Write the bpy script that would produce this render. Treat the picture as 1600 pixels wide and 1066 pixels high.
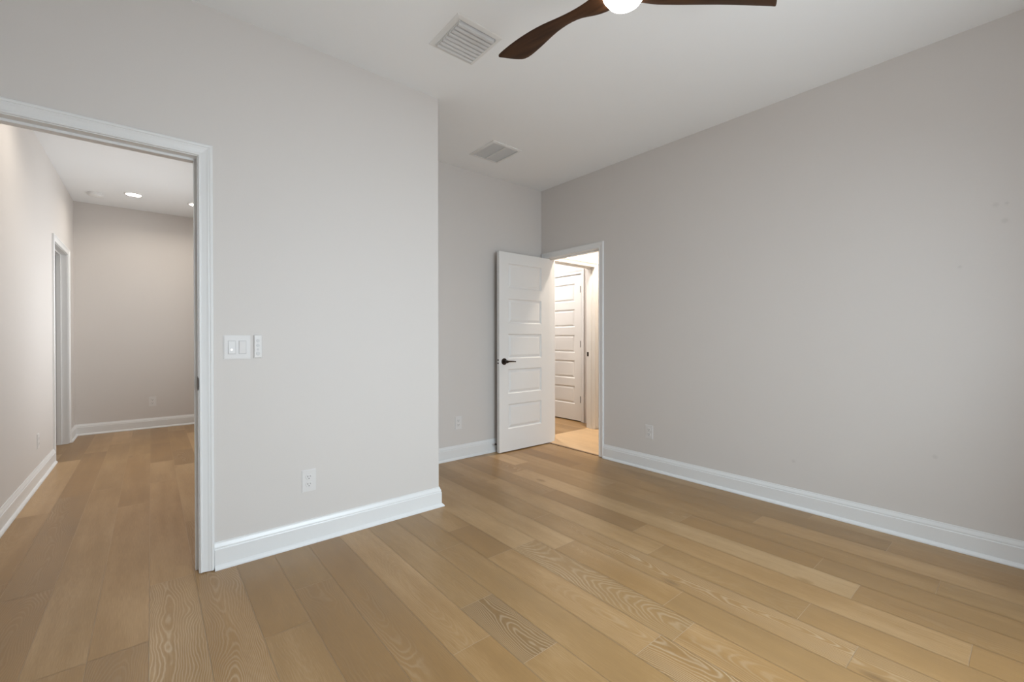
import bpy, bmesh, math, random
from mathutils import Vector, Matrix
for o in list(bpy.data.objects): bpy.data.objects.remove(o, do_unlink=True)
SC = bpy.context.scene; C = SC.collection
PI = math.pi

# ---------------------------------------------------------------- dimensions (metres)
ZC = 2.74                      # ceiling height
YA, YA2 = 2.566, 2.686         # front partition wall (with the wide doorway), both faces
XA = 1.487                     # its outer corner
XC, XC2 = 3.291, 3.411         # right wall, both faces
YB, YB2 = 3.459, 3.579         # recess back wall
XL, XL2 = -0.692, -0.812       # hall left wall
YF = 7.154                     # hall far wall
YD, YD2 = 3.50, 3.62           # wall across the passage
XP = 4.453                     # passage right wall
YR = -0.67                     # wall behind the camera (added window)
XW = -0.66                     # bedroom left wall

# ---------------------------------------------------------------- camera
yaw, pit, rol = math.radians(39.7095), math.radians(-0.3038), math.radians(-0.0743)
fw = Vector((math.sin(yaw)*math.cos(pit), math.cos(yaw)*math.cos(pit), math.sin(pit)))
rr = Vector((math.cos(yaw), -math.sin(yaw), 0)); uu = rr.cross(fw)
r2 = rr*math.cos(rol)+uu*math.sin(rol); u2 = -rr*math.sin(rol)+uu*math.cos(rol)
cam = bpy.data.cameras.new('camera'); cam.sensor_width = 36; cam.lens = 678.643/1600*36
cam.clip_start = 0.02
co = bpy.data.objects.new('camera', cam); C.objects.link(co)
m = Matrix((r2, u2, -fw)).transposed().to_4x4(); m.translation = (0, 0, 1.1287)
co.matrix_world = m; SC.camera = co

# ---------------------------------------------------------------- world and daylight
SC.view_settings.view_transform = 'Standard'; SC.view_settings.look = 'None'
SC.view_settings.exposure = 0.08; SC.view_settings.gamma = 1; SC.view_settings.use_curve_mapping = False
w = bpy.data.worlds.new('world'); SC.world = w; w.use_nodes = True
bg = w.node_tree.nodes['Background']; bg.inputs[0].default_value = (0.62, 0.78, 1, 1); bg.inputs[1].default_value = 1.0

def area(name, loc, rot, sx, sy, power, col, spread=180, shape='RECTANGLE'):
    l = bpy.data.lights.new(name, 'AREA'); l.shape = shape; l.size = sx; l.size_y = sy
    l.energy = power; l.color = col; l.spread = math.radians(spread)
    o = bpy.data.objects.new(name, l); C.objects.link(o); o.location = loc; o.rotation_euler = rot
    return o
WX0, WX1, WZ0, WZ1 = 0.48, 2.22, 0.45, 2.06        # unseen window behind the camera, added to bring in daylight
# daylight just outside the added window: sky from above, ground bounce from below
area('daylight_sky', ((WX0+WX1)/2, YR-1.10, 2.20), (math.radians(65), 0, 0), 3.0, 1.3, 235, (0.78, 0.91, 1.0), 160)
area('daylight_ground', ((WX0+WX1)/2, YR-0.80, 0.35), (math.radians(125), 0, 0), 3.0, 1.0, 90, (0.93, 0.975, 1.0), 165)
# added daylight for the hallway, entering by a made-up hidden window
area('added_daylight_hall', (1.30, 5.5, 1.45), (PI/2, 0, PI/2), 1.5, 1.2, 38, (0.93, 0.97, 1.0), 160)

# ---------------------------------------------------------------- node helpers and materials
def mat(name):
    mt = bpy.data.materials.new(name); mt.use_nodes = True
    nt = mt.node_tree; b = nt.nodes['Principled BSDF']; return mt, nt, b
def N(nt, t, **k):
    n = nt.nodes.new(t)
    for a, v in k.items(): setattr(n, a, v)
    return n
def M(nt, op, a, b=None, c=None):
    n = nt.nodes.new('ShaderNodeMath'); n.operation = op
    for i, v in enumerate((a, b, c)):
        if v is None: continue
        if isinstance(v, (int, float)): n.inputs[i].default_value = v
        else: nt.links.new(v, n.inputs[i])
    return n.outputs[0]
def plain(name, col, rough=0.5, metal=0, bump=0, bscale=200, var=0.0, spec=0.5):
    mt, nt, b = mat(name)
    b.inputs['Roughness'].default_value = rough; b.inputs['Metallic'].default_value = metal
    b.inputs['Specular IOR Level'].default_value = spec
    tc = N(nt, 'ShaderNodeTexCoord')
    if var:
        n = N(nt, 'ShaderNodeTexNoise'); n.inputs['Scale'].default_value = 1.7; n.inputs['Detail'].default_value = 4
        nt.links.new(tc.outputs['Object'], n.inputs['Vector'])
        cr = N(nt, 'ShaderNodeMix', data_type='RGBA')
        cr.inputs[6].default_value = (*[c*(1-var) for c in col], 1); cr.inputs[7].default_value = (*[min(1, c*(1+var)) for c in col], 1)
        nt.links.new(n.outputs[0], cr.inputs[0]); nt.links.new(cr.outputs[2], b.inputs['Base Color'])
    else: b.inputs['Base Color'].default_value = (*col, 1)
    if bump:
        n = N(nt, 'ShaderNodeTexNoise'); n.inputs['Scale'].default_value = bscale; n.inputs['Detail'].default_value = 3
        nt.links.new(tc.outputs['Object'], n.inputs['Vector'])
        bp = N(nt, 'ShaderNodeBump'); bp.inputs['Strength'].default_value = bump; bp.inputs['Distance'].default_value = 0.002
        nt.links.new(n.outputs[0], bp.inputs['Height']); nt.links.new(bp.outputs[0], b.inputs['Normal'])
    return mt
def emis(name, col, s):
    mt, nt, b = mat(name)
    b.inputs['Base Color'].default_value = (*col, 1); b.inputs['Emission Color'].default_value = (*col, 1)
    b.inputs['Emission Strength'].default_value = s; return mt

m_wall = plain('greige_wall_paint', (0.67, 0.634, 0.604), 0.55, bump=0.12, bscale=260, var=0.012, spec=0.35)
m_ceil = plain('white_ceiling_paint', (0.87, 0.885, 0.895), 0.8, bump=0.15, bscale=180)
m_trim = plain('white_satin_trim_paint', (0.785, 0.785, 0.78), 0.32, var=0.006)
m_door = plain('white_door_paint', (0.79, 0.785, 0.775), 0.38, bump=0.05, bscale=420)
m_plate = plain('white_plastic', (0.725, 0.705, 0.69), 0.4)
m_gap = plain('shadow_gap_plastic', (0.52, 0.51, 0.50), 0.6)
m_slot = plain('dark_slot_plastic', (0.05, 0.05, 0.05), 0.6)
m_bronze = plain('oil_rubbed_bronze', (0.035, 0.024, 0.018), 0.35, metal=0.7)
m_black = plain('black_rubber', (0.015, 0.015, 0.015), 0.6)
m_vent = plain('white_enamel_vent', (0.78, 0.78, 0.77), 0.5)
m_louvre = plain('grey_white_louvre', (0.64, 0.64, 0.64), 0.5)
m_duct = plain('dark_duct_metal', (0.05, 0.05, 0.05), 0.7)
m_seam = plain('floor_seam_filler', (0.46, 0.34, 0.23), 0.7)
m_thresh = plain('dark_oak_threshold', (0.16, 0.09, 0.045), 0.45)
m_dome = emis('lit_frosted_glass', (1.0, 0.93, 0.85), 14)
m_down = emis('lit_downlight_lens', (1.0, 0.93, 0.83), 16)
m_led = emis('indicator_led', (1.0, 1.0, 1.0), 0.9)

def scuffed_wall():
    mt = plain('greige_wall_paint_scuffed', (0.67, 0.634, 0.604), 0.55, bump=0.12, bscale=260, var=0.012, spec=0.35)
    nt = mt.node_tree; b = nt.nodes['Principled BSDF']; src = b.inputs['Base Color'].links[0].from_socket
    geo = N(nt, 'ShaderNodeTexCoord'); acc = None
    for (y, z, r) in SCUFFS:
        d = N(nt, 'ShaderNodeVectorMath', operation='DISTANCE'); nt.links.new(geo.outputs['Object'], d.inputs[0]); d.inputs[1].default_value = (XC, y, z)
        q = N(nt, 'ShaderNodeMapRange'); nt.links.new(d.outputs['Value'], q.inputs[0])
        q.inputs[1].default_value = r*0.4; q.inputs[2].default_value = r*1.3; q.inputs[3].default_value = 0.13; q.inputs[4].default_value = 0
        acc = q.outputs[0] if acc is None else M(nt, 'MAXIMUM', acc, q.outputs[0])
    mx = N(nt, 'ShaderNodeMix', data_type='RGBA'); nt.links.new(acc, mx.inputs[0]); nt.links.new(src, mx.inputs[6]); mx.inputs[7].default_value = (0.20, 0.19, 0.18, 1)
    nt.links.new(mx.outputs[2], b.inputs['Base Color']); return mt
SCUFFS = [(0.129, 1.804, 0.012), (0.098, 1.717, 0.013), (0.092, 1.803, 0.009), (0.347, 0.480, 0.012), (1.026, 0.309, 0.012), (0.255, 1.505, 0.009)]
m_wall_scuffed = scuffed_wall()
def glass():
    mt, nt, b = mat('window_glass')
    out = nt.nodes['Material Output']; tr = N(nt, 'ShaderNodeBsdfTransparent'); gl = N(nt, 'ShaderNodeBsdfGlossy'); gl.inputs['Roughness'].default_value = 0.0
    mx = N(nt, 'ShaderNodeMixShader'); mx.inputs[0].default_value = 0.06
    nt.links.new(tr.outputs[0], mx.inputs[1]); nt.links.new(gl.outputs[0], mx.inputs[2]); nt.links.new(mx.outputs[0], out.inputs[0]); return mt
m_glass = glass()

def wood_floor():
    mt, nt, b = mat('cerused_oak_planks')
    L = nt.links.new
    uv = N(nt, 'ShaderNodeUVMap'); uv.uv_map = 'plank'
    at = N(nt, 'ShaderNodeAttribute'); at.attribute_name = 'tone'
    sp = N(nt, 'ShaderNodeSeparateXYZ'); L(uv.outputs[0], sp.inputs[0]); u, v = sp.outputs[0], sp.outputs[1]
    ts = N(nt, 'ShaderNodeSeparateXYZ'); L(at.outputs['Vector'], ts.inputs[0])
    tone, grain, warm = ts.outputs
    def noise(su, sv, scale=1, det=4, off=0.0):
        cb = N(nt, 'ShaderNodeCombineXYZ'); L(M(nt, 'MULTIPLY', u, su), cb.inputs[0]); L(M(nt, 'MULTIPLY', v, sv), cb.inputs[1]); cb.inputs[2].default_value = off
        n = N(nt, 'ShaderNodeTexNoise'); n.inputs['Scale'].default_value = scale; n.inputs['Detail'].default_value = det
        L(cb.outputs[0], n.inputs['Vector']); return n.outputs[0]
    # growth rings of a plain-sawn board: distance from a wandering heart line
    n1 = noise(4, 1.3, 1, 2); n2 = noise(9, 4.5, 1, 3, 3.1); n3 = noise(0.5, 0.75, 1, 1, 7.7)
    uu_ = M(nt, 'ADD', u, M(nt, 'MULTIPLY', M(nt, 'SUBTRACT', n1, 0.5), 0.16))
    hh = M(nt, 'MULTIPLY', M(nt, 'SUBTRACT', n3, 0.32), 0.55)
    r = M(nt, 'SQRT', M(nt, 'ADD', M(nt, 'MULTIPLY', uu_, M(nt, 'MULTIPLY', uu_, 1.6)), M(nt, 'MULTIPLY', hh, M(nt, 'MULTIPLY', hh, 0.35))))
    r = M(nt, 'ADD', r, M(nt, 'MULTIPLY', n2, 0.034))
    ring = M(nt, 'SINE', M(nt, 'MULTIPLY', r, 2*PI/0.0075))
    ring = M(nt, 'POWER', M(nt, 'MULTIPLY_ADD', ring, 0.5, 0.5), 3.0)
    fade = noise(5, 1.1, 1, 2, 12.3)
    rs = N(nt, 'ShaderNodeMapRange'); L(fade, rs.inputs[0]); rs.inputs[1].default_value = 0.44; rs.inputs[2].default_value = 0.68
    ring = M(nt, 'MULTIPLY', M(nt, 'MULTIPLY', ring, M(nt, 'MAXIMUM', rs.outputs[0], M(nt, 'SUBTRACT', grain, 0.85))), M(nt, 'MINIMUM', grain, 1.0))
    pores = noise(420, 14, 1, 3, 5.0); fig = noise(16, 1.2, 1, 4, 9.0); blot = noise(5, 2.2, 1, 2, 21.0)
    val = M(nt, 'ADD', tone, M(nt, 'MULTIPLY', M(nt, 'SUBTRACT', pores, 0.5), 0.26))
    val = M(nt, 'ADD', val, M(nt, 'MULTIPLY', M(nt, 'SUBTRACT', fig, 0.5), 0.22))
    val = M(nt, 'ADD', val, M(nt, 'MULTIPLY', M(nt, 'SUBTRACT', blot, 0.5), 0.20))
    # knots: sparse dark smudges
    cb = N(nt, 'ShaderNodeCombineXYZ'); L(M(nt, 'MULTIPLY', u, 4.2), cb.inputs[0]); L(M(nt, 'MULTIPLY', v, 1.9), cb.inputs[1])
    vo = N(nt, 'ShaderNodeTexVoronoi'); vo.inputs['Scale'].default_value = 1.0; L(cb.outputs[0], vo.inputs['Vector'])
    kn = N(nt, 'ShaderNodeMapRange'); L(vo.outputs['Distance'], kn.inputs[0]); kn.inputs[1].default_value = 0.02; kn.inputs[2].default_value = 0.11
    kn.inputs[3].default_value = 1; kn.inputs[4].default_value = 0
    csep = N(nt, 'ShaderNodeSeparateColor'); L(vo.outputs['Color'], csep.inputs[0])
    kn = M(nt, 'MULTIPLY', kn.outputs[0], M(nt, 'GREATER_THAN', csep.outputs[0], 0.6))
    val = M(nt, 'SUBTRACT', val, M(nt, 'MULTIPLY', kn, 0.30))
    val = M(nt, 'MAXIMUM', M(nt, 'MINIMUM', val, 1.0), 0.0)
    ramp = N(nt, 'ShaderNodeValToRGB'); L(val, ramp.inputs[0]); e = ramp.color_ramp.elements
    e[0].position = 0.0; e[0].color = (0.130, 0.077, 0.036, 1)
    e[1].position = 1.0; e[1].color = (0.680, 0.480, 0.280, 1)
    k = e.new(0.5); k.color = (0.312, 0.187, 0.077, 1)
    wm = N(nt, 'ShaderNodeMix', data_type='RGBA'); wm.blend_type = 'MULTIPLY'; L(warm, wm.inputs[0]); L(ramp.outputs[0], wm.inputs[6]); wm.inputs[7].default_value = (1.0, 0.93, 0.82, 1)
    ce = N(nt, 'ShaderNodeMix', data_type='RGBA'); L(M(nt, 'MULTIPLY', ring, 0.46), ce.inputs[0]); L(wm.outputs[2], ce.inputs[6]); ce.inputs[7].default_value = (0.60, 0.475, 0.33, 1)
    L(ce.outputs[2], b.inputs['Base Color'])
    L(M(nt, 'MULTIPLY_ADD', pores, 0.14, 0.27), b.inputs['Roughness'])
    bp = N(nt, 'ShaderNodeBump'); bp.inputs['Strength'].default_value = 0.12; bp.inputs['Distance'].default_value = 0.001
    L(pores, bp.inputs['Height']); L(bp.outputs[0], b.inputs['Normal'])
    b.inputs['Specular IOR Level'].default_value = 0.45
    return mt
m_floor = wood_floor()

def walnut():
    mt, nt, b = mat('dark_walnut_blade'); L = nt.links.new
    tc = N(nt, 'ShaderNodeTexCoord'); mp = N(nt, 'ShaderNodeMapping'); mp.inputs['Scale'].default_value = (2.5, 45, 20)
    L(tc.outputs['Object'], mp.inputs[0]); n = N(nt, 'ShaderNodeTexNoise'); n.inputs['Scale'].default_value = 1; n.inputs['Detail'].default_value = 5; L(mp.outputs[0], n.inputs['Vector'])
    r = N(nt, 'ShaderNodeValToRGB'); r.color_ramp.elements[0].color = (0.030, 0.013, 0.006, 1); r.color_ramp.elements[1].color = (0.080, 0.036, 0.016, 1)
    r.color_ramp.elements[0].position = 0.3; r.color_ramp.elements[1].position = 0.75
    L(n.outputs[0], r.inputs[0]); L(r.outputs[0], b.inputs['Base Color']); b.inputs['Roughness'].default_value = 0.55; b.inputs['Specular IOR Level'].default_value = 0.2; return mt
m_walnut = walnut()

# ---------------------------------------------------------------- mesh helpers
def link(name, bm, material, parent=None, smooth=False, autos=None):
    bmesh.ops.recalc_face_normals(bm, faces=bm.faces)
    me = bpy.data.meshes.new(name); bm.to_mesh(me); bm.free()
    for mm in (material if isinstance(material, (list, tuple)) else [material]): me.materials.append(mm)
    if smooth: me.polygons.foreach_set('use_smooth', [True]*len(me.polygons))
    if autos: me.set_sharp_from_angle(angle=math.radians(autos)) if smooth else None
    o = bpy.data.objects.new(name, me); C.objects.link(o)
    if parent: o.parent = parent
    return o
def bx(bm, x0, x1, y0, y1, z0, z1, mi=0):
    vs = [bm.verts.new((x, y, z)) for x in (x0, x1) for y in (y0, y1) for z in (z0, z1)]
    for f in ((0, 1, 3, 2), (4, 6, 7, 5), (0, 4, 5, 1), (2, 3, 7, 6), (0, 2, 6, 4), (1, 5, 7, 3)):
        bm.faces.new([vs[i] for i in f]).material_index = mi
    return vs
def bevel(bm, w, seg=2):
    bmesh.ops.bevel(bm, geom=list(bm.edges), offset=w, segments=seg, profile=0.5, affect='EDGES')
def cyl(bm, p0, p1, r0, r1=None, n=24):
    r1 = r0 if r1 is None else r1; p0, p1 = Vector(p0), Vector(p1); d = (p1-p0).normalized()
    a = d.orthogonal().normalized(); b = d.cross(a)
    A = [bm.verts.new(p0+(a*math.cos(t)+b*math.sin(t))*r0) for t in [2*PI*i/n for i in range(n)]]
    B = [bm.verts.new(p1+(a*math.cos(t)+b*math.sin(t))*r1) for t in [2*PI*i/n for i in range(n)]]
    for i in range(n): bm.faces.new((A[i], A[(i+1) % n], B[(i+1) % n], B[i]))
    bm.faces.new(A[::-1]); bm.faces.new(B)
def lathe(bm, prof, c=(0, 0, 0), n=40):
    rings = []
    for r, z in prof:
        rings.append([bm.verts.new((c[0]+r*math.cos(2*PI*i/n), c[1]+r*math.sin(2*PI*i/n), c[2]+z)) for i in range(n)] if r > 1e-6 else [bm.verts.new((c[0], c[1], c[2]+z))])
    for A, B in zip(rings, rings[1:]):
        for i in range(n):
            j = (i+1) % n
            q = [A[i % len(A)], A[j % len(A)], B[j % len(B)], B[i % len(B)]]
            q = list(dict.fromkeys(q))
            if len(q) > 2: bm.faces.new(q)
def tag(o, label, cat, group=None, kind=None):
    o['label'] = label; o['category'] = cat
    if group: o['group'] = group
    if kind: o['kind'] = kind
    return o
def struct(name, bm, material, label, cat):
    return tag(link(name, bm, material), label, cat, kind='structure')
def empty(name, loc, label, cat, group=None, rz=0):
    o = bpy.data.objects.new(name, None); C.objects.link(o); o.location = loc; o.rotation_euler = (0, 0, rz)
    o.empty_display_size = 0.05; return tag(o, label, cat, group)

# ---------------------------------------------------------------- walls, ceiling
def wall(name, boxes, label, material=None):
    bm = bmesh.new()
    for b in boxes: bx(bm, *b)
    return struct(name, bm, material or m_wall, label, 'wall')
AX0, AX1, AH = -0.645, 0.172, 2.005            # wide doorway in the front partition (clear, jamb to jamb)
J = 0.018                                       # jamb board thickness
wall('wall_front', [(-0.812, AX0-J, YA, YA2, 0, ZC), (AX1+J, XA, YA, YA2, 0, ZC), (AX0-J, AX1+J, YA, YA2, AH+J, ZC)],
     'pale greige partition wall with the wide cased doorway and switches', None)
wall('wall_recess_side', [(XA-0.12, XA, YA2, YB2, 0, ZC)], 'short return wall behind the outer corner, edge on to the viewer')
wall('wall_recess_back', [(XA, XC, YB, YB2, 0, ZC)], 'greige wall at the back of the recess behind the open white door')
CY0, CY1, CH = 2.663, 3.380, 1.990             # bedroom doorway in the right wall
wall('wall_right', [(XC, XC2, YR, CY0-J, 0, ZC), (XC, XC2, CY1+J, 5.0, 0, ZC), (XC, XC2, CY0-J, CY1+J, CH+J, ZC)],
     'long bare greige wall on the right with the far doorway', m_wall_scuffed)
wall('wall_rear', [(XW-0.12, WX0, YR-0.12, YR, 0, ZC), (WX1, XC2, YR-0.12, YR, 0, ZC), (WX0, WX1, YR-0.12, YR, 0, WZ0), (WX0, WX1, YR-0.12, YR, WZ1, ZC)],
     'greige wall behind the viewer holding the added window')
wall('wall_left', [(XW-0.12, XW, YR, YA, 0, ZC)], 'greige wall to the left of the viewer')
LY0, LY1, LH = 5.775, 6.650, 2.035              # doorway in the hall's left wall
wall('wall_hall_left', [(XL2, XL, YA2, LY0-J, 0, ZC), (XL2, XL, LY1+J, YF, 0, ZC), (XL2, XL, LY0-J, LY1+J, LH+J, ZC)],
     'pale wall along the left of the hallway with a narrow cased doorway')
wall('wall_hall_far', [(-2.1, 1.08, YF, YF+0.12, 0, ZC)], 'pale wall closing the far end of the hallway')
wall('wall_hall_right', [(0.96, 1.08, YA2, 4.8, 0, ZC), (0.96, 1.08, 6.2, YF, 0, ZC), (0.96, 1.08, 4.8, 6.2, 0, 0.85), (0.96, 1.08, 4.8, 6.2, 2.05, ZC)], 'hallway wall on the right, hidden behind the partition')
wall('wall_side_room', [(-2.22, -2.1, 5.3, YF+0.12, 0, ZC), (-2.1, XL2, 5.18, 5.3, 0, ZC)], 'walls of the dim room off the hallway')
DX0, DX1, DH = 3.54, 4.236, 2.010               # cased opening across the passage
wall('wall_passage_cross', [(XC2, DX0-J, YD, YD2, 0, ZC), (DX1+J, XP, YD, YD2, 0, ZC), (DX0-J, DX1+J, YD, YD2, DH+J, ZC)],
     'bright cream wall across the passage with a cased opening')
EY0, EY1, EH = 3.905, 4.625, 2.000              # closed door beyond
wall('wall_passage_right', [(XP, XP+0.12, 1.2, EY0-J, 0, ZC), (XP, XP+0.12, EY1+J, 5.0, 0, ZC), (XP, XP+0.12, EY0-J, EY1+J, EH+J, ZC)],
     'passage wall that holds the closed white door')
wall('wall_passage_end', [(XC2, XP+0.12, 1.08, 1.2, 0, ZC), (XC2, XP+0.12, 5.0, 5.12, 0, ZC)], 'end walls of the passage')
wall('wall_closet_back', [(XP+0.12, XP+0.2, EY0-0.1, EY1+0.1, 0, ZC)], 'dark wall behind the closed door')
bm = bmesh.new(); bx(bm, -2.22, 4.66, YR-0.12, YF+0.12, ZC, ZC+0.1)
struct('ceiling', bm, m_ceil, 'flat white ceiling', 'ceiling')

# ---------------------------------------------------------------- plank floor
rnd = random.Random(11)
PWID = 0.1667; PX0 = 0.655; FX0, FX1, FY0, FY1 = -2.1, XP+0.12, YR, YF
JT = {-6: [2.109, 4.46, 6.3], -5: [2.113, 3.92, 5.6], -4: [2.58, 4.42, 5.14, 6.06], -3: [1.10, 3.35, 4.9, 5.555], -2: [1.85, 3.7, 5.2],
      -1: [2.117, 3.9], 0: [0.45, 2.95], 1: [1.322, 2.9], 0+2: [1.53, 1.131], 3: [2.018, 0.70], 4: [2.187, 0.905, 1.79], 5: [1.79, 0.86],
      6: [1.643, 0.9999], 7: [0.41, 2.0, 3.0], 8: [1.291, 0.607], 9: [2.286, 1.50], 10: [0.507, 2.8], 11: [1.395, 0.69], 12: [0.277, 2.1],
      13: [1.1, 2.6], 14: [1.744, 0.5], 15: [0.9, 2.4]}
TN = {(1, 0): .80, (1, 1): .37, (1, 2): .62, (2, 1): .16, (2, 2): .46, (2, 0): .5, (0, 1): .40, (0, 2): .33, (-1, 0): .46, (-1, 1): .26, (-2, 0): .30,
      (-2, 1): .52, (-6, 0): .30, (-6, 1): .6, (-4, 3): .24, (-4, 2): .58, (-4, 1): .50, (-4, 0): .55, (-6, 2): .58, (-5, 0): .34, (-5, 1): .62}
bm = bmesh.new(); uvl = bm.loops.layers.uv.new('plank'); tl = bm.faces.layers.float_vector.new('tone')
k0 = math.floor((FX0-PX0)/PWID); k1 = math.ceil((FX1-PX0)/PWID)
for k in range(k0, k1):
    a, b_ = PX0+k*PWID, PX0+(k+1)*PWID
    js = sorted(JT.get(k, []))
    if k >= 16: js = [3.61]  # board joint where the painted brightness of the passage floor ends
    ys = [FY0]
    y = (js[0] if js else FY1)
    lead = []
    yy = y-rnd.uniform(1.0, 1.9)
    while yy > FY0+0.25: lead.append(yy); yy -= rnd.uniform(1.0, 1.9)
    ys += sorted(lead)+js
    yy = ys[-1]+rnd.uniform(0.9, 1.9)
    while yy < FY1-0.25: ys.append(yy); yy += rnd.uniform(0.9, 1.9)
    ys.append(FY1)
    for i in range(len(ys)-1):
        g = 0.0009
        x0, x1, y0, y1 = max(a+g, FX0), min(b_-g, FX1), ys[i]+g, ys[i+1]-g
        if x1 <= x0: continue
        f = bm.faces.new([bm.verts.new(p) for p in ((x0, y0, 0), (x1, y0, 0), (x1, y1, 0), (x0, y1, 0))])
        tone = min(max(rnd.gauss(0.52, 0.10), 0.24), 0.78); gr = 0.25 if rnd.random() < 0.5 else rnd.uniform(0.5, 1.0)
        if (ys[i]+ys[i+1])/2 < 3.61 and k >= 16: tone, gr = rnd.uniform(0.86, 0.98), 0.2  # passage boards paler: the brighter light there is painted into their tone
        # boards whose tone shows plainly in the photograph
        mid = (ys[i]+ys[i+1])/2
        if k == 1 and 1.322 < mid < 2.9: tone, gr = (0.36, 0.35)
        for (kk, ya, yb, tt, gg) in ((0, 1.82, 2.95, .70, .2), (0, .45, 1.82, .36, .7), (1, 1.322, 2.9, .58, .3), (2, 1.131, 1.53, .22, 1.7), (2, 1.53, 3, .52, .4), (1, -1, 1.322, .50, .2),
                                     (-1, 2.117, 3.9, .38, .2), (-1, .4, 2.117, .35, .5), (-2, 1.85, 3.7, .42, .2), (-3, 1.1, 3.35, .52, 1.4), (-2, 0, 1.85, .5, .2), (-4, 2.58, 4.42, .60, .2), (-4, .3, 2.58, .54, 1.35),
                                     (-5, 2.113, 3.92, .58, .15), (-5, .3, 2.113, .32, .3), (-6, 2.109, 4.46, .56, .1), (-7, 2, 4.46, .36, 1.2), (-4, 5.14, 6.06, .36, .2), (-4, 4.42, 5.14, .58, .2), (4, 1.79, 2.187, .38, .1),
                                     (6, 1.0, 1.643, .50, .6), (6, 1.643, 4, .66, .3), (7, .41, 2.0, .48, 1.25), (8, .607, 1.291, .46, .2), (8, 1.291, 3, .62, .1), (10, .507, 2.8, .62, .1), (10, -1, .507, .42, .2), (11, .69, 1.395, .42, .3),
                                     (10, 1.395, 2.8, .66, .1), (3, .70, 2.018, .48, .3), (3, -1, .70, .44, .3), (2, -1, 1.131, .50, .8), (4, -1, .905, .42, 1.2), (5, .86, 1.79, .46, 1.3), (5, -1, .86, .50, .5), (4, .905, 1.79, .58, .5), (12, .277, 2.1, .50, .2), (14, .5, 1.744, .42, .2), (13, 1.1, 2.6, .46, .2)):
            if k == kk and ya-0.02 <= mid <= yb+0.02: tone, gr = tt, gg
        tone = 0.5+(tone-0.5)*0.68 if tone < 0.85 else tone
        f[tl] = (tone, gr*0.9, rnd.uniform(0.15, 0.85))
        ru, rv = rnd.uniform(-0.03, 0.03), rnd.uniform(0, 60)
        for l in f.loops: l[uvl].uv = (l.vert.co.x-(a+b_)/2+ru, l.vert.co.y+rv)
me = bpy.data.meshes.new('floor'); bm.to_mesh(me); bm.free(); me.materials.append(m_floor)
fl = bpy.data.objects.new('floor', me); C.objects.link(fl); tag(fl, 'wide light oak plank floor running through all the rooms', 'floor', kind='structure')
bm = bmesh.new(); bx(bm, -2.22, 4.66, YR-0.12, YF+0.12, -0.1, -0.0012)
o = link('floor_seams', bm, m_seam, fl)

# ---------------------------------------------------------------- mouldings
BASE = [(0, 0.130), (0.0045, 0.130), (0.0058, 0.123), (0.0080, 0.118), (0.0120, 0.108), (0.0128, 0.103), (0.0110, 0.101), (0.0122, 0.098), (0.0150, 0.095), (0.0150, 0.021),
        (0.0185, 0.019), (0.0240, 0.014), (0.0285, 0.007), (0.0290, 0.0), (0, 0.0)]
def baseboard(name, p, q, nrm, ma=0, mb=0, label='', z0=0.0005):
    """runs from p to q on a wall whose face normal is nrm; ma/mb: 1 outside mitre, -1 inside mitre, 0 square end"""
    p, q, nrm = Vector(p), Vector(q), Vector(nrm); d = (q-p).normalized(); bm = bmesh.new(); A, B = [], []
    for t, z in BASE:
        a = p+nrm*t-d*(t*ma); b = q+nrm*t+d*(t*mb)
        A.append(bm.verts.new((a.x, a.y, z+z0))); B.append(bm.verts.new((b.x, b.y, z+z0)))
    n = len(A)
    for i in range(n): bm.faces.new((A[i], A[(i+1) % n], B[(i+1) % n], B[i]))
    bm.faces.new(A[::-1]); bm.faces.new(B)
    return struct(name, bm, m_trim, label, 'baseboard')
CW = 0.057
CAS = [(0, 0), (0, 0.0085), (0.003, 0.0105), (0.008, 0.0105), (0.0105, 0.0085), (0.014, 0.0088), (0.030, 0.0115), (0.039, 0.0150), (0.042, 0.0145), (0.044, 0.0170), (0.049, 0.0180), (0.054, 0.0165), (0.057, 0.0130), (0.057, 0)]
def casing_bm(bm, axis, face, nsign, a0, a1, h, z0=0.004):
    """mitred casing round an opening a0..a1 (along the wall) up to h; axis 'x': wall runs along x, face is its y"""
    R = 0.004
    a0, a1, h = a0-R, a1+R, h+R
    def P(a, dpt, z): return (a, face+nsign*dpt, z) if axis == 'x' else (face+nsign*dpt, a, z)
    S = []
    for s, dpt in CAS:
        S.append([bm.verts.new(P(a0-s, dpt, z0)), bm.verts.new(P(a0-s, dpt, h+s)), bm.verts.new(P(a1+s, dpt, h+s)), bm.verts.new(P(a1+s, dpt, z0))])
    n = len(S)
    for i in range(n):
        for j in range(3): bm.faces.new((S[i][j], S[(i+1) % n][j], S[(i+1) % n][j+1], S[i][j+1]))
    bm.faces.new([s[0] for s in S]); bm.faces.new([s[3] for s in S][::-1])
def frame(name, axis, f0, f1, a0, a1, h, label, stop=None, front=True, back=True, strike=None):
    """door frame: jamb boards lining the wall between faces f0<f1, casing on both faces"""
    bm = bmesh.new()
    def B(a, b, f, g, z0, z1): bx(bm, a, b, f, g, z0, z1) if axis == 'x' else bx(bm, f, g, a, b, z0, z1)
    e = 0.0005
    B(a0-J+e, a0, f0-e, f1+e, 0.001, h+J-e); B(a1, a1+J-e, f0-e, f1+e, 0.001, h+J-e); B(a0, a1, f0-e, f1+e, h, h+J-e)
    if stop:
        s0, s1 = stop; t = 0.011
        B(a0, a0+t, s0, s1, 0.001, h); B(a1-t, a1, s0, s1, 0.001, h); B(a0+t, a1-t, s0, s1, h-t, h)
    root = struct(name, bm, m_trim, label, 'door frame')
    for on, face, sg in ((front, f0, -1), (back, f1, 1)):
        if on:
            b2 = bmesh.new(); casing_bm(b2, axis, face, sg, a0, a1, h); link('casing', b2, m_trim, root)
    return root
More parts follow.
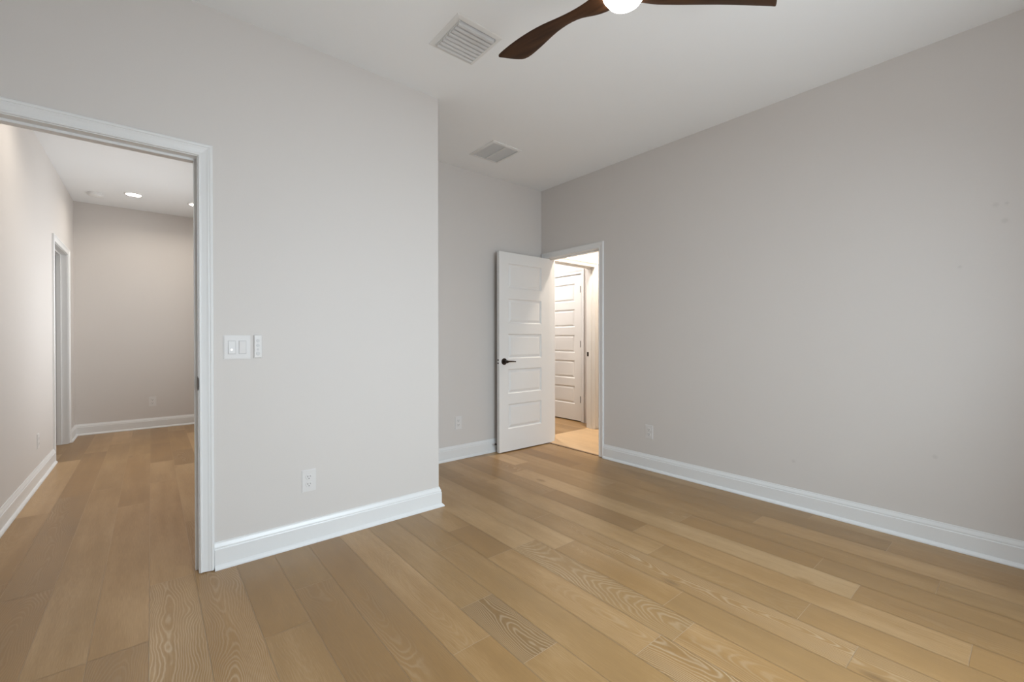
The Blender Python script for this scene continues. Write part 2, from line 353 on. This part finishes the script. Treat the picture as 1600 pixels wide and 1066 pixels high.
t1 = frame('trim_1', 'x', YA, YA2, AX0, AX1, AH, 'white moulded frame of the wide doorway on the left', stop=(YA+0.045, YA+0.080))
t2 = frame('trim_2', 'y', XC, XC2, CY0, CY1, CH, 'white moulded frame of the far doorway with the open door', stop=(XC+0.040, XC+0.075))
t3 = frame('trim_3', 'y', XL2, XL, LY0, LY1, LH, 'white frame of the narrow doorway in the hallway wall', stop=(XL-0.085, XL-0.05))
t4 = frame('trim_4', 'x', YD, YD2, DX0, DX1, DH, 'cream lit frame of the opening across the passage', stop=(YD+0.045, YD+0.08))
t5 = frame('trim_5', 'y', XP, XP+0.12, EY0, EY1, EH, 'white frame round the closed door beyond the passage', stop=(XP+0.045, XP+0.08), back=False)

CE = 0.0615
baseboard('baseboard_front', (AX1+CE, YA), (XA, YA), (0, -1), 0, 1, 'white baseboard under the switches, ending at the outer corner')
baseboard('baseboard_recess_side', (XA, YA), (XA, YB), (1, 0), 1, -1, 'white baseboard round the outer corner into the recess')
baseboard('baseboard_recess_back', (XA, YB), (XC, YB), (0, -1), -1, -1, 'white baseboard behind the open door')
baseboard('baseboard_right', (XC, YR), (XC, CY0-CE), (-1, 0), -1, 0, 'long white baseboard along the right wall')
baseboard('baseboard_hall_left', (XL, YA2), (XL, LY0-CE), (1, 0), 0, 0, 'white baseboard along the left of the hallway')
baseboard('baseboard_hall_corner', (XL, LY1+CE), (XL, YF), (1, 0), 0, -1, 'short piece of baseboard in the hallway corner')
baseboard('baseboard_hall_far', (XL, YF), (0.96, YF), (0, -1), -1, -1, 'white baseboard at the hallway end')
baseboard('baseboard_hall_right', (0.96, YA2), (0.96, YF), (-1, 0), 0, -1, 'baseboard on the hidden side of the hallway')
baseboard('baseboard_rear', (XW, YR), (XC, YR), (0, 1), -1, -1, 'white baseboard under the added window')
baseboard('baseboard_left', (XW, YR), (XW, YA), (1, 0), -1, 0, 'white baseboard on the left wall')
baseboard('baseboard_passage_cross', (DX1+CE, YD), (XP, YD), (0, -1), 0, 0, 'short baseboard beside the passage opening')
baseboard('baseboard_passage_right', (XP, 1.2), (XP, YD), (-1, 0), 0, 0, 'baseboard in the passage')
bm = bmesh.new(); bx(bm, XC+0.002, XC+0.03, CY0, CY1, 0.0, 0.004); struct('trim_6', bm, m_thresh, 'thin dark strip in the floor under the far doorway', 'threshold')

# strike plates: dark lips wrapped over the jamb edge
def strike(parent, pts_lip, axis):
    bm = bmesh.new()
    x, y, z, dx, dy = pts_lip
    n = 14
    for i in range(n):      # curved lip, taller than wide, rounded top and bottom
        t0, t1 = -1+2*i/n, -1+2*(i+1)/n
        w0, w1 = math.sqrt(max(0, 1-t0**4)), math.sqrt(max(0, 1-t1**4))
        bx(bm, x-dx*max(w0, w1) if dx > 0 else x, x if dx > 0 else x-dx, y-dy*max(w0, w1), y, z+t0*0.034, z+t1*0.034)
    return link('strike_plate', bm, m_bronze, parent)
strike(t1, (AX1+0.0015, YA+0.030, 0.914, 0.004, 0.040), 'x')
strike(t3, (XL+0.012, LY0+0.004, 0.93, 0.045, 0.006), 'y')
bm = bmesh.new(); bx(bm, DX1-0.003, DX1+0.001, YD2-0.040, YD2-0.004, 0.905, 0.960); bevel(bm, 0.001, 1); link('strike_plate', bm, m_bronze, t4)

# ---------------------------------------------------------------- five-panel doors
def leaf_bm(W, H, T, ml, mr):
    """door leaf in local coordinates: x 0..W, y 0 (front) .. T, z 0..H, five raised panels on both faces"""
    bm = bmesh.new()
    z0 = [0.222+0.350*i for i in range(5)]; ph = 0.245
    for side in (0, 1):
        y = 0 if side == 0 else T; s = 1 if side == 0 else -1
        def q(pts):
            vs = [bm.verts.new(p) for p in pts]; bm.faces.new(vs)
        def rect(xa, xb, za, zb): q([(xa, y, za), (xb, y, za), (xb, y, zb), (xa, y, zb)])
        xa, xb = ml, W-mr
        rect(0, xa, 0, H); rect(xb, W, 0, H)
        zs = [0]+[v for z in z0 for v in (z, z+ph)]+[H]
        for i in range(0, len(zs), 2): rect(xa, xb, zs[i], zs[i+1])
        for z in z0:
            rings = [(0, 0), (0.004, 0.006), (0.011, 0.0115), (0.015, 0.0115), (0.034, 0.0040), (0.037, 0.0032)]
            R = [[(xa+i, y+s*d, z+i), (xb-i, y+s*d, z+i), (xb-i, y+s*d, z+ph-i), (xa+i, y+s*d, z+ph-i)] for i, d in rings]
            for A, B in zip(R, R[1:]):
                for j in range(4): q([A[j], A[(j+1) % 4], B[(j+1) % 4], B[j]])
            q(R[-1])
    for pts in ([(0, 0, 0), (0, T, 0), (0, T, H), (0, 0, H)], [(W, 0, 0), (W, T, 0), (W, T, H), (W, 0, H)], [(0, 0, 0), (W, 0, 0), (W, T, 0), (0, T, 0)], [(0, 0, H), (W, 0, H), (W, T, H), (0, T, H)]):
        bm.faces.new([bm.verts.new(p) for p in pts])
    bmesh.ops.remove_doubles(bm, verts=bm.verts, dist=0.00005)
    return bm
def lever_bm(x, z, y, s, dirx):
    """lever handle on the face y; s is the outward direction (+/-1)"""
    bm = bmesh.new()
    cyl(bm, (x, y, z), (x, y+s*0.006, z), 0.033, 0.033, 36); cyl(bm, (x, y+s*0.006, z), (x, y+s*0.011, z), 0.033, 0.027, 36)
    cyl(bm, (x, y+s*0.011, z), (x, y+s*0.036, z), 0.0125, 0.010, 24)
    cyl(bm, (x, y+s*0.034, z), (x, y+s*0.058, z), 0.0135, 0.0135, 24)
    pts = [(0, 0.0105, 0), (0.03, 0.0085, 0.001), (0.06, 0.0070, 0.0005), (0.09, 0.0062, -0.001), (0.112, 0.0058, -0.003)]
    n = 16; prev = None
    for (dx, r, dz) in pts:
        ring = [bm.verts.new((x+dirx*dx, y+s*0.047+0.7*r*math.cos(2*PI*i/n), z+dz+r*math.sin(2*PI*i/n))) for i in range(n)]
        if prev:
            for i in range(n): bm.faces.new((prev[i], prev[(i+1) % n], ring[(i+1) % n], ring[i]))
        else: bm.faces.new(ring)
        prev = ring
    bm.faces.new(prev[::-1])
    return bm
LW = 0.695
d1 = link('door_1', leaf_bm(LW, 1.975, 0.035, 0.115, 0.128), m_door); d1.location = (2.612, 3.340, 0.010)
tag(d1, 'open white five panel door with a dark bronze lever', 'door', kind='structure')
link('door_handle', lever_bm(0.060, 0.894, 0.0, -1, 1), m_bronze, d1, smooth=True, autos=35)
link('door_handle', lever_bm(0.060, 0.894, 0.035, 1, 1), m_bronze, d1, smooth=True, autos=35)
bm = bmesh.new(); cyl(bm, (-0.0015, 0.0175, 0.894+0.016), (0.002, 0.0175, 0.894+0.016), 0.0092, n=16); cyl(bm, (-0.0015, 0.0175, 0.894-0.016), (0.002, 0.0175, 0.894-0.016), 0.0092, n=16)
bx(bm, -0.0006, 0.002, 0.0055, 0.0295, 0.894-0.028, 0.894+0.028, 1)
link('latch_plate', bm, [m_black, m_trim], d1)
for hz in (0.22, 0.98, 1.76):
    bm = bmesh.new(); bx(bm, LW-0.001, LW+0.0015, 0.003, 0.033, hz-0.045, hz+0.045); cyl(bm, (LW+0.002, 0.040, hz-0.045), (LW+0.002, 0.040, hz+0.045), 0.0055, n=12)
    link('hinge', bm, m_bronze, d1)
# closed door beyond the passage (its face looks back along -x)
d2 = link('door_2', leaf_bm(0.712, 1.983, 0.035, 0.115, 0.115), m_door)
d2.location = (XP+0.002, EY0+0.716, 0.014); d2.rotation_euler = (0, 0, -PI/2)
tag(d2, 'closed white five panel door with dark hinges beyond the passage', 'door', kind='structure')
for hz in (0.290, 1.040, 1.780):
    bm = bmesh.new(); cyl(bm, (0.714, -0.004, hz-0.045), (0.714, -0.004, hz+0.045), 0.0058, n=12); bx(bm, 0.700, 0.7135, -0.0012, 0.001, hz-0.045, hz+0.045)
    link('hinge', bm, m_bronze, d2)
link('door_handle', lever_bm(0.060, 0.890, 0.0, -1, 1), m_bronze, d2, smooth=True, autos=35)

# spring-less door stop on the baseboard behind the open door
ds = empty('door_stop', (2.604, YB-0.015, 0.088), 'small white door stop with a black rubber tip on the baseboard', 'door stop')
bm = bmesh.new(); cyl(bm, (0, 0, 0), (0, -0.006, 0), 0.013, 0.011, 20); cyl(bm, (0, -0.006, 0), (0, -0.048, 0), 0.0045, n=14); link('rod', bm, m_trim, ds)
bm = bmesh.new(); cyl(bm, (0, -0.048, 0), (0, -0.062, 0), 0.0095, 0.0085, 18); link('rubber_tip', bm, m_black, ds)

# ---------------------------------------------------------------- outlets, switches (local frame: x right, -y out of the wall, z up)
def plate(bm, w, h, t=0.005):
    bx(bm, -w/2, w/2, -t, 0, -h/2, h/2)
    es = [e for e in bm.edges if abs(e.verts[0].co.y+t) < 1e-6 and abs(e.verts[1].co.y+t) < 1e-6]
    bmesh.ops.bevel(bm, geom=es, offset=0.003, segments=2, affect='EDGES')
def outlet(loc, rz, label, full=True):
    root = empty('wall_outlet', loc, label, 'outlet', 'duplex wall outlets', rz)
    bm = bmesh.new(); plate(bm, 0.074, 0.120); link('cover_plate', bm, m_plate, root)
    for sz in (0.0205, -0.0205):
        bm = bmesh.new()
        pts = []
        for i in range(28):
            a = 2*PI*i/28; pts.append((0.0172*math.cos(a), max(-0.0140, min(0.0140, 0.0172*math.sin(a)))))
        A = [bm.verts.new((x, -0.005, sz+z)) for x, z in pts]; B = [bm.verts.new((x*0.96, -0.0072, sz+z*0.96)) for x, z in pts]
        for i in range(28): bm.faces.new((A[i], A[(i+1) % 28], B[(i+1) % 28], B[i]))
        bm.faces.new(B)
        s = link('socket', bm, m_plate, root)
        bm = bmesh.new()
        for (x, w_, h_) in ((-0.0066, 0.0024, 0.0088), (0.0066, 0.0024, 0.0070)): bx(bm, x-w_/2, x+w_/2, -0.0076, -0.0060, sz+0.0025-h_/2+0.001, sz+0.0025+h_/2+0.001)
        cyl(bm, (0, -0.0060, sz-0.0080), (0, -0.0076, sz-0.0080), 0.0027, n=12)
        link('slots', bm, m_slot, s)
    bm = bmesh.new(); cyl(bm, (0, -0.0050, 0), (0, -0.0064, 0), 0.0028, n=14); link('screw', bm, m_plate, root)
    return root
outlet((0.667, YA, 0.346), 0, 'white wall outlet low on the partition right of the doorway')
outlet((XC, 2.117, 0.325), PI/2*-1, 'white wall outlet low on the long right wall')
outlet((2.215, YB, 0.340), 0, 'faint white wall outlet in the recess left of the open door')
outlet((0.010, YF, 0.340), 0, 'white wall outlet low on the far wall of the hallway')
outlet((XL, 5.020, 0.325), PI/2, 'white wall outlet seen edge on along the hallway left wall')
sw = empty('light_switch', (0.332, YA, 1.087), 'white double rocker light switch beside the wide doorway', 'switch')
bm = bmesh.new(); plate(bm, 0.116, 0.120); link('cover_plate', bm, m_plate, sw)
for i, sx in enumerate((-0.023, 0.023)):
    bm = bmesh.new(); bx(bm, sx-0.0165, sx+0.0165, -0.0056, -0.004, -0.0335, 0.0335, 1)
    vs = bx(bm, sx-0.0145, sx+0.0145, -0.0085, -0.005, -0.0310, 0.0310)
    for v in vs:
        if v.co.y < -0.006: v.co.y += (0.0022 if (v.co.z > 0) == (i == 0) else -0.0015)
    rk = link('rocker', bm, [m_plate, m_gap], sw)
    if i == 0:
        bm = bmesh.new(); cyl(bm, (sx-0.001, -0.0088, -0.012), (sx-0.001, -0.0108, -0.012), 0.0042, n=16); link('indicator_light', bm, m_led, rk)
for sx in (-0.023, 0.023):
    for sz in (0.048, -0.048):
        bm = bmesh.new(); cyl(bm, (sx, -0.0048, sz), (sx, -0.0060, sz), 0.0026, n=12); link('screw', bm, m_plate, sw)
fr = empty('fan_remote', (0.423, YA, 1.090), 'slim white fan remote in its wall holder right of the switch', 'remote control')
bm = bmesh.new(); bx(bm, -0.019, 0.019, -0.005, 0, -0.060, 0.060); bevel(bm, 0.0015, 1); link('holder', bm, m_plate, fr)
bm = bmesh.new(); bx(bm, -0.0165, 0.0165, -0.009, -0.005, -0.056, 0.058); bevel(bm, 0.0018, 2); bd = link('body', bm, m_plate, fr)
for sz, r in ((0.030, 0.0085), (0.006, 0.0085), (-0.014, 0.006), (-0.036, 0.0100)):
    bm = bmesh.new(); cyl(bm, (0, -0.0087, sz), (0, -0.0100, sz), r, r*0.85, 20); link('button', bm, plain('grey_button', (0.62, 0.61, 0.60), 0.4), fr)

# ---------------------------------------------------------------- ceiling registers
def supply_vent(x0, x1, y0, y1):
    root = empty('ceiling_vent', ((x0+x1)/2, (y0+y1)/2, ZC), 'large white louvred air vent beside the fan blade', 'vent')
    hx, hy = (x1-x0)/2, (y1-y0)/2; fwid = 0.030
    bm = bmesh.new()
    prof = [(0, 0), (0.001, -0.0015), (0.004, -0.003), (fwid-0.004, -0.0065), (fwid, -0.005), (fwid, 0)]
    S = [[bm.verts.new(p) for p in ((-hx+i, -hy+i, z), (hx-i, -hy+i, z), (hx-i, hy-i, z), (-hx+i, hy-i, z))] for i, z in prof]
    for A, B in zip(S, S[1:]):
        for j in range(4): bm.faces.new((A[j], A[(j+1) % 4], B[(j+1) % 4], B[j]))
    link('frame', bm, m_vent, root)
    bm = bmesh.new(); bx(bm, -hx+fwid, hx-fwid, -hy+fwid, hy-fwid, -0.0012, -0.0002); link('duct_opening', bm, m_duct, root)
    n = 8; L = 2*(hy-fwid); pitch = L/n
    for i in range(n):
        ya = -hy+fwid+pitch*(i+0.06) + 0.003
        bm = bmesh.new(); xs = (-hx+fwid+0.001, hx-fwid-0.001); prev = None
        pts = [(ya, -0.0020), (ya+pitch*0.05, -0.0095), (ya+pitch*0.16, -0.0160), (ya+pitch*0.40, -0.0205), (ya+pitch*0.66, -0.0205), (ya+pitch*0.82, -0.0180)]
        rows = [[bm.verts.new((x, y, z)) for x in xs] for y, z in pts]+[[bm.verts.new((x, y, z+0.0012)) for x in xs] for y, z in reversed(pts)]
        for A, B in zip(rows, rows[1:]+rows[:1]): bm.faces.new((A[0], A[1], B[1], B[0]))
        for e in (0, 1): bm.faces.new([r[e] for r in rows])
        link('louvre', bm, m_louvre, root)
    for sx in (-hx+fwid-0.001, hx-fwid-0.001):
        bm = bmesh.new(); bx(bm, sx, sx+0.002, -hy+fwid, hy-fwid, -0.0165, -0.001); link('side_rail', bm, m_vent, root)
supply_vent(1.172, 1.458, 1.826, 2.122)
def return_vent(x0, x1, y0, y1):
    root = empty('ceiling_vent', ((x0+x1)/2, (y0+y1)/2, ZC), 'flat white twin grille vent nearer the far corner of the ceiling', 'vent')
    hx, hy = (x1-x0)/2, (y1-y0)/2; f = 0.026
    bm = bmesh.new()
    prof = [(0, 0), (0.0015, -0.004), (f-0.003, -0.008), (f, -0.007), (f, -0.002)]
    S = [[bm.verts.new(p) for p in ((-hx+i, -hy+i, z), (hx-i, -hy+i, z), (hx-i, hy-i, z), (-hx+i, hy-i, z))] for i, z in prof]
    for A, B in zip(S, S[1:]):
        for j in range(4): bm.faces.new((A[j], A[(j+1) % 4], B[(j+1) % 4], B[j]))
    link('frame', bm, m_vent, root)
    bm = bmesh.new(); bx(bm, -0.006, 0.006, -hy+f, hy-f, -0.010, -0.0015); link('centre_bar', bm, m_vent, root)
    bm = bmesh.new(); bx(bm, -hx+f, hx-f, -hy+f, hy-f, -0.0012, -0.0002); link('backing', bm, plain('grey_filter', (0.80, 0.80, 0.80), 0.8), root)
    for (xa, xb) in ((-hx+f, -0.006), (0.006, hx-f)):
        bm = bmesh.new(); n = 30; L = 2*(hy-f)
        for i in range(n):
            y = -hy+f+L*(i+0.5)/n
            v = [bm.verts.new(p) for p in ((xa, y-0.003, -0.0075), (xb, y-0.003, -0.0075), (xb, y+0.0022, -0.0055), (xa, y+0.0022, -0.0055), (xa, y-0.003, -0.0067), (xb, y-0.003, -0.0067), (xb, y+0.0022, -0.0047), (xa, y+0.0022, -0.0047))]
            for q in ((0, 1, 2, 3), (7, 6, 5, 4), (0, 4, 5, 1), (3, 2, 6, 7)): bm.faces.new([v[j] for j in q])
        link('grille', bm, m_vent, root)
return_vent(2.140, 2.452, 2.812, 3.162)

# ---------------------------------------------------------------- hallway ceiling lamps and smoke alarm
def downlight(x, y, label, power, col=(1.0, 0.92, 0.82), r=0.066):
    root = empty('recessed_downlight', (x, y, ZC), label, 'ceiling light', 'recessed downlights')
    bm = bmesh.new(); lathe(bm, [(r+0.016, 0), (r+0.015, -0.004), (r+0.003, -0.0055), (r, -0.003), (r, -0.0005)], n=40); link('trim_ring', bm, m_vent, root, smooth=True)
    bm = bmesh.new(); lathe(bm, [(r, -0.0030), (r*0.6, -0.0042), (0, -0.0046)], n=40); link('lens', bm, m_down, root, smooth=True)
    l = area('lamp_light', (0, 0, -0.008), (0, 0, 0), 2*r, 2*r, power, col, 150, 'DISK'); l.parent = root
WARM = (1.0, 0.92, 0.81)
downlight(-0.145, 6.425, 'lit round downlight near the far end of the hallway ceiling', 2.8, WARM)
downlight(0.420, 6.440, 'lit downlight half hidden behind the doorway edge', 2.8, WARM)
downlight(-0.300, 4.050, 'lit downlight above the near part of the hallway, out of sight', 2.8, WARM)
downlight(0.420, 4.050, 'second near hallway downlight, out of sight', 5, WARM)
downlight(3.900, 3.100, 'bright ceiling lamp in the passage beyond the far doorway, out of sight', 24, (1.0, 0.87, 0.72), 0.10)
downlight(3.930, 4.350, 'downlight in front of the closed door, out of sight', 18, (1.0, 0.96, 0.92))
sd = empty('smoke_alarm', (-0.470, 6.640, ZC), 'round white smoke alarm left of the hallway downlight', 'smoke alarm')
bm = bmesh.new(); lathe(bm, [(0.066, 0), (0.066, -0.010), (0.062, -0.012)], n=40); link('base', bm, m_vent, sd, smooth=True, autos=40)
bm = bmesh.new(); lathe(bm, [(0.062, -0.012), (0.060, -0.026), (0.052, -0.032), (0.022, -0.034), (0.020, -0.036), (0, -0.036)], n=40); link('cover', bm, m_vent, sd, smooth=True, autos=40)

# ---------------------------------------------------------------- ceiling fan
HX, HY, HZ = 1.325, 0.955, 2.450
fan = empty('ceiling_fan', (HX, HY, ZC), 'walnut three blade ceiling fan with a lit frosted dome', 'ceiling fan')
def zz(z): return z-ZC
bm = bmesh.new(); lathe(bm, [(0, 0), (0.062, 0), (0.062, -0.012), (0.050, -0.040), (0.022, -0.055), (0, -0.055)], n=40); link('canopy', bm, m_bronze, fan, smooth=True, autos=40)
bm = bmesh.new(); cyl(bm, (0, 0, -0.05), (0, 0, zz(2.50)), 0.0125, n=20); link('downrod', bm, m_bronze, fan, smooth=True, autos=40)
bm = bmesh.new(); lathe(bm, [(0, zz(2.545)), (0.03, zz(2.545)), (0.055, zz(2.53)), (0.085, zz(2.50)), (0.098, zz(2.47)), (0.098, zz(2.425)), (0.092, zz(2.402)), (0.082, zz(2.396)), (0, zz(2.396))], n=48); link('motor_housing', bm, m_walnut, fan, smooth=True, autos=40)
bm = bmesh.new(); lathe(bm, [(0.080, zz(2.395)), (0.080, zz(2.388)), (0.076, zz(2.375)), (0.060, zz(2.352)), (0.034, zz(2.339)), (0, zz(2.334))], n=48); link('lamp_dome', bm, m_dome, fan, smooth=True)
# blade sections: distance from hub, leading edge w and height, trailing edge w
BL = [(0.060, 0.050, 2.404, -0.052), (0.090, 0.050, 2.402, -0.045), (0.120, 0.050, 2.402, -0.036), (0.155, 0.049, 2.403, -0.020), (0.190, 0.048, 2.407, -0.002), (0.240, 0.048, 2.414, 0.003), (0.300, 0.050, 2.425, -0.004),
      (0.360, 0.053, 2.437, -0.018), (0.430, 0.053, 2.448, -0.038), (0.500, 0.051, 2.456, -0.054), (0.560, 0.047, 2.461, -0.063), (0.592, 0.044, 2.463, -0.056), (0.622, 0.040, 2.465, -0.032), (0.648, 0.036, 2.466, -0.006), (0.664, 0.032, 2.467, 0.014), (0.671, 0.028, 2.467, 0.022)]
def blade(ang):
    bm = bmesh.new(); prev = None; n = 8
    for (r, wl, zl, wt) in BL:
        t = math.radians(10 if r > 0.2 else 3+7*max(0, r-0.06)/0.14); mid = (wl+wt)/2; half = (wl-wt)/2; ring = []
        for i in range(2*n):
            a = 2*PI*i/(2*n); cw = math.cos(a)*half; th = math.sin(a)*(0.0075 if r > 0.2 else 0.0075+0.012*(0.2-r)/0.13)*(abs(math.sin(a))**0.2 if math.sin(a) else 0)
            wv = mid+cw*math.cos(t)-th*math.sin(t); zv = zl-(wl-mid-cw)*math.sin(t)+th*math.cos(t)
            ring.append(bm.verts.new((r, wv, zz(zv))))
        if prev:
            for i in range(2*n): bm.faces.new((prev[i], prev[(i+1) % (2*n)], ring[(i+1) % (2*n)], ring[i]))
        else: bm.faces.new(ring)
        prev = ring
    bm.faces.new(prev[::-1])
    o = link('blade', bm, m_walnut, fan, smooth=True, autos=60)
    md = o.modifiers.new('s', 'SUBSURF'); md.levels = 1; md.render_levels = 1
    o.rotation_euler = (0, 0, math.radians(ang)); return o
for a in (92.5, -27.5, 212.5): blade(a)

# ---------------------------------------------------------------- added windows for daylight, both out of view
wr = bmesh.new(); f = 0.045; yo = YR-0.09
for b in ((WX0, WX1, WZ0, WZ0+f), (WX0, WX1, WZ1-f, WZ1), (WX0, WX0+f, WZ0+f, WZ1-f), (WX1-f, WX1, WZ0+f, WZ1-f), ((WX0+WX1)/2-0.03, (WX0+WX1)/2+0.03, WZ0+f, WZ1-f)):
    bx(wr, b[0], b[1], yo-0.02, yo+0.03, b[2], b[3])
win = struct('added_window_1', wr, m_trim, 'unseen white framed window added behind the viewer for daylight', 'window')
bm = bmesh.new(); bx(bm, WX0+f, WX1-f, yo, yo+0.004, WZ0+f, WZ1-f); link('pane', bm, m_glass, win)
bm = bmesh.new(); bx(bm, WX0-0.05, WX1+0.05, YR-0.058, YR+0.03, WZ0-0.02, WZ0); link('window_sill', bm, m_trim, win)
wr = bmesh.new()  # made-up hallway window, added to let daylight in
for b in ((4.8, 6.2, 0.85, 0.85+f), (4.8, 6.2, 2.05-f, 2.05), (4.8, 4.8+f, 0.85+f, 2.05-f), (6.2-f, 6.2, 0.85+f, 2.05-f), (5.47, 5.53, 0.85+f, 2.05-f)):
    bx(wr, 1.02, 1.07, b[0], b[1], b[2], b[3])
win2 = struct('added_window_2', wr, m_trim, 'unseen white framed window added in the hidden side wall to bring the hallway daylight', 'window')
bm = bmesh.new(); bx(bm, 1.05, 1.054, 4.8+f, 6.2-f, 0.85+f, 2.05-f); link('pane', bm, m_glass, win2)
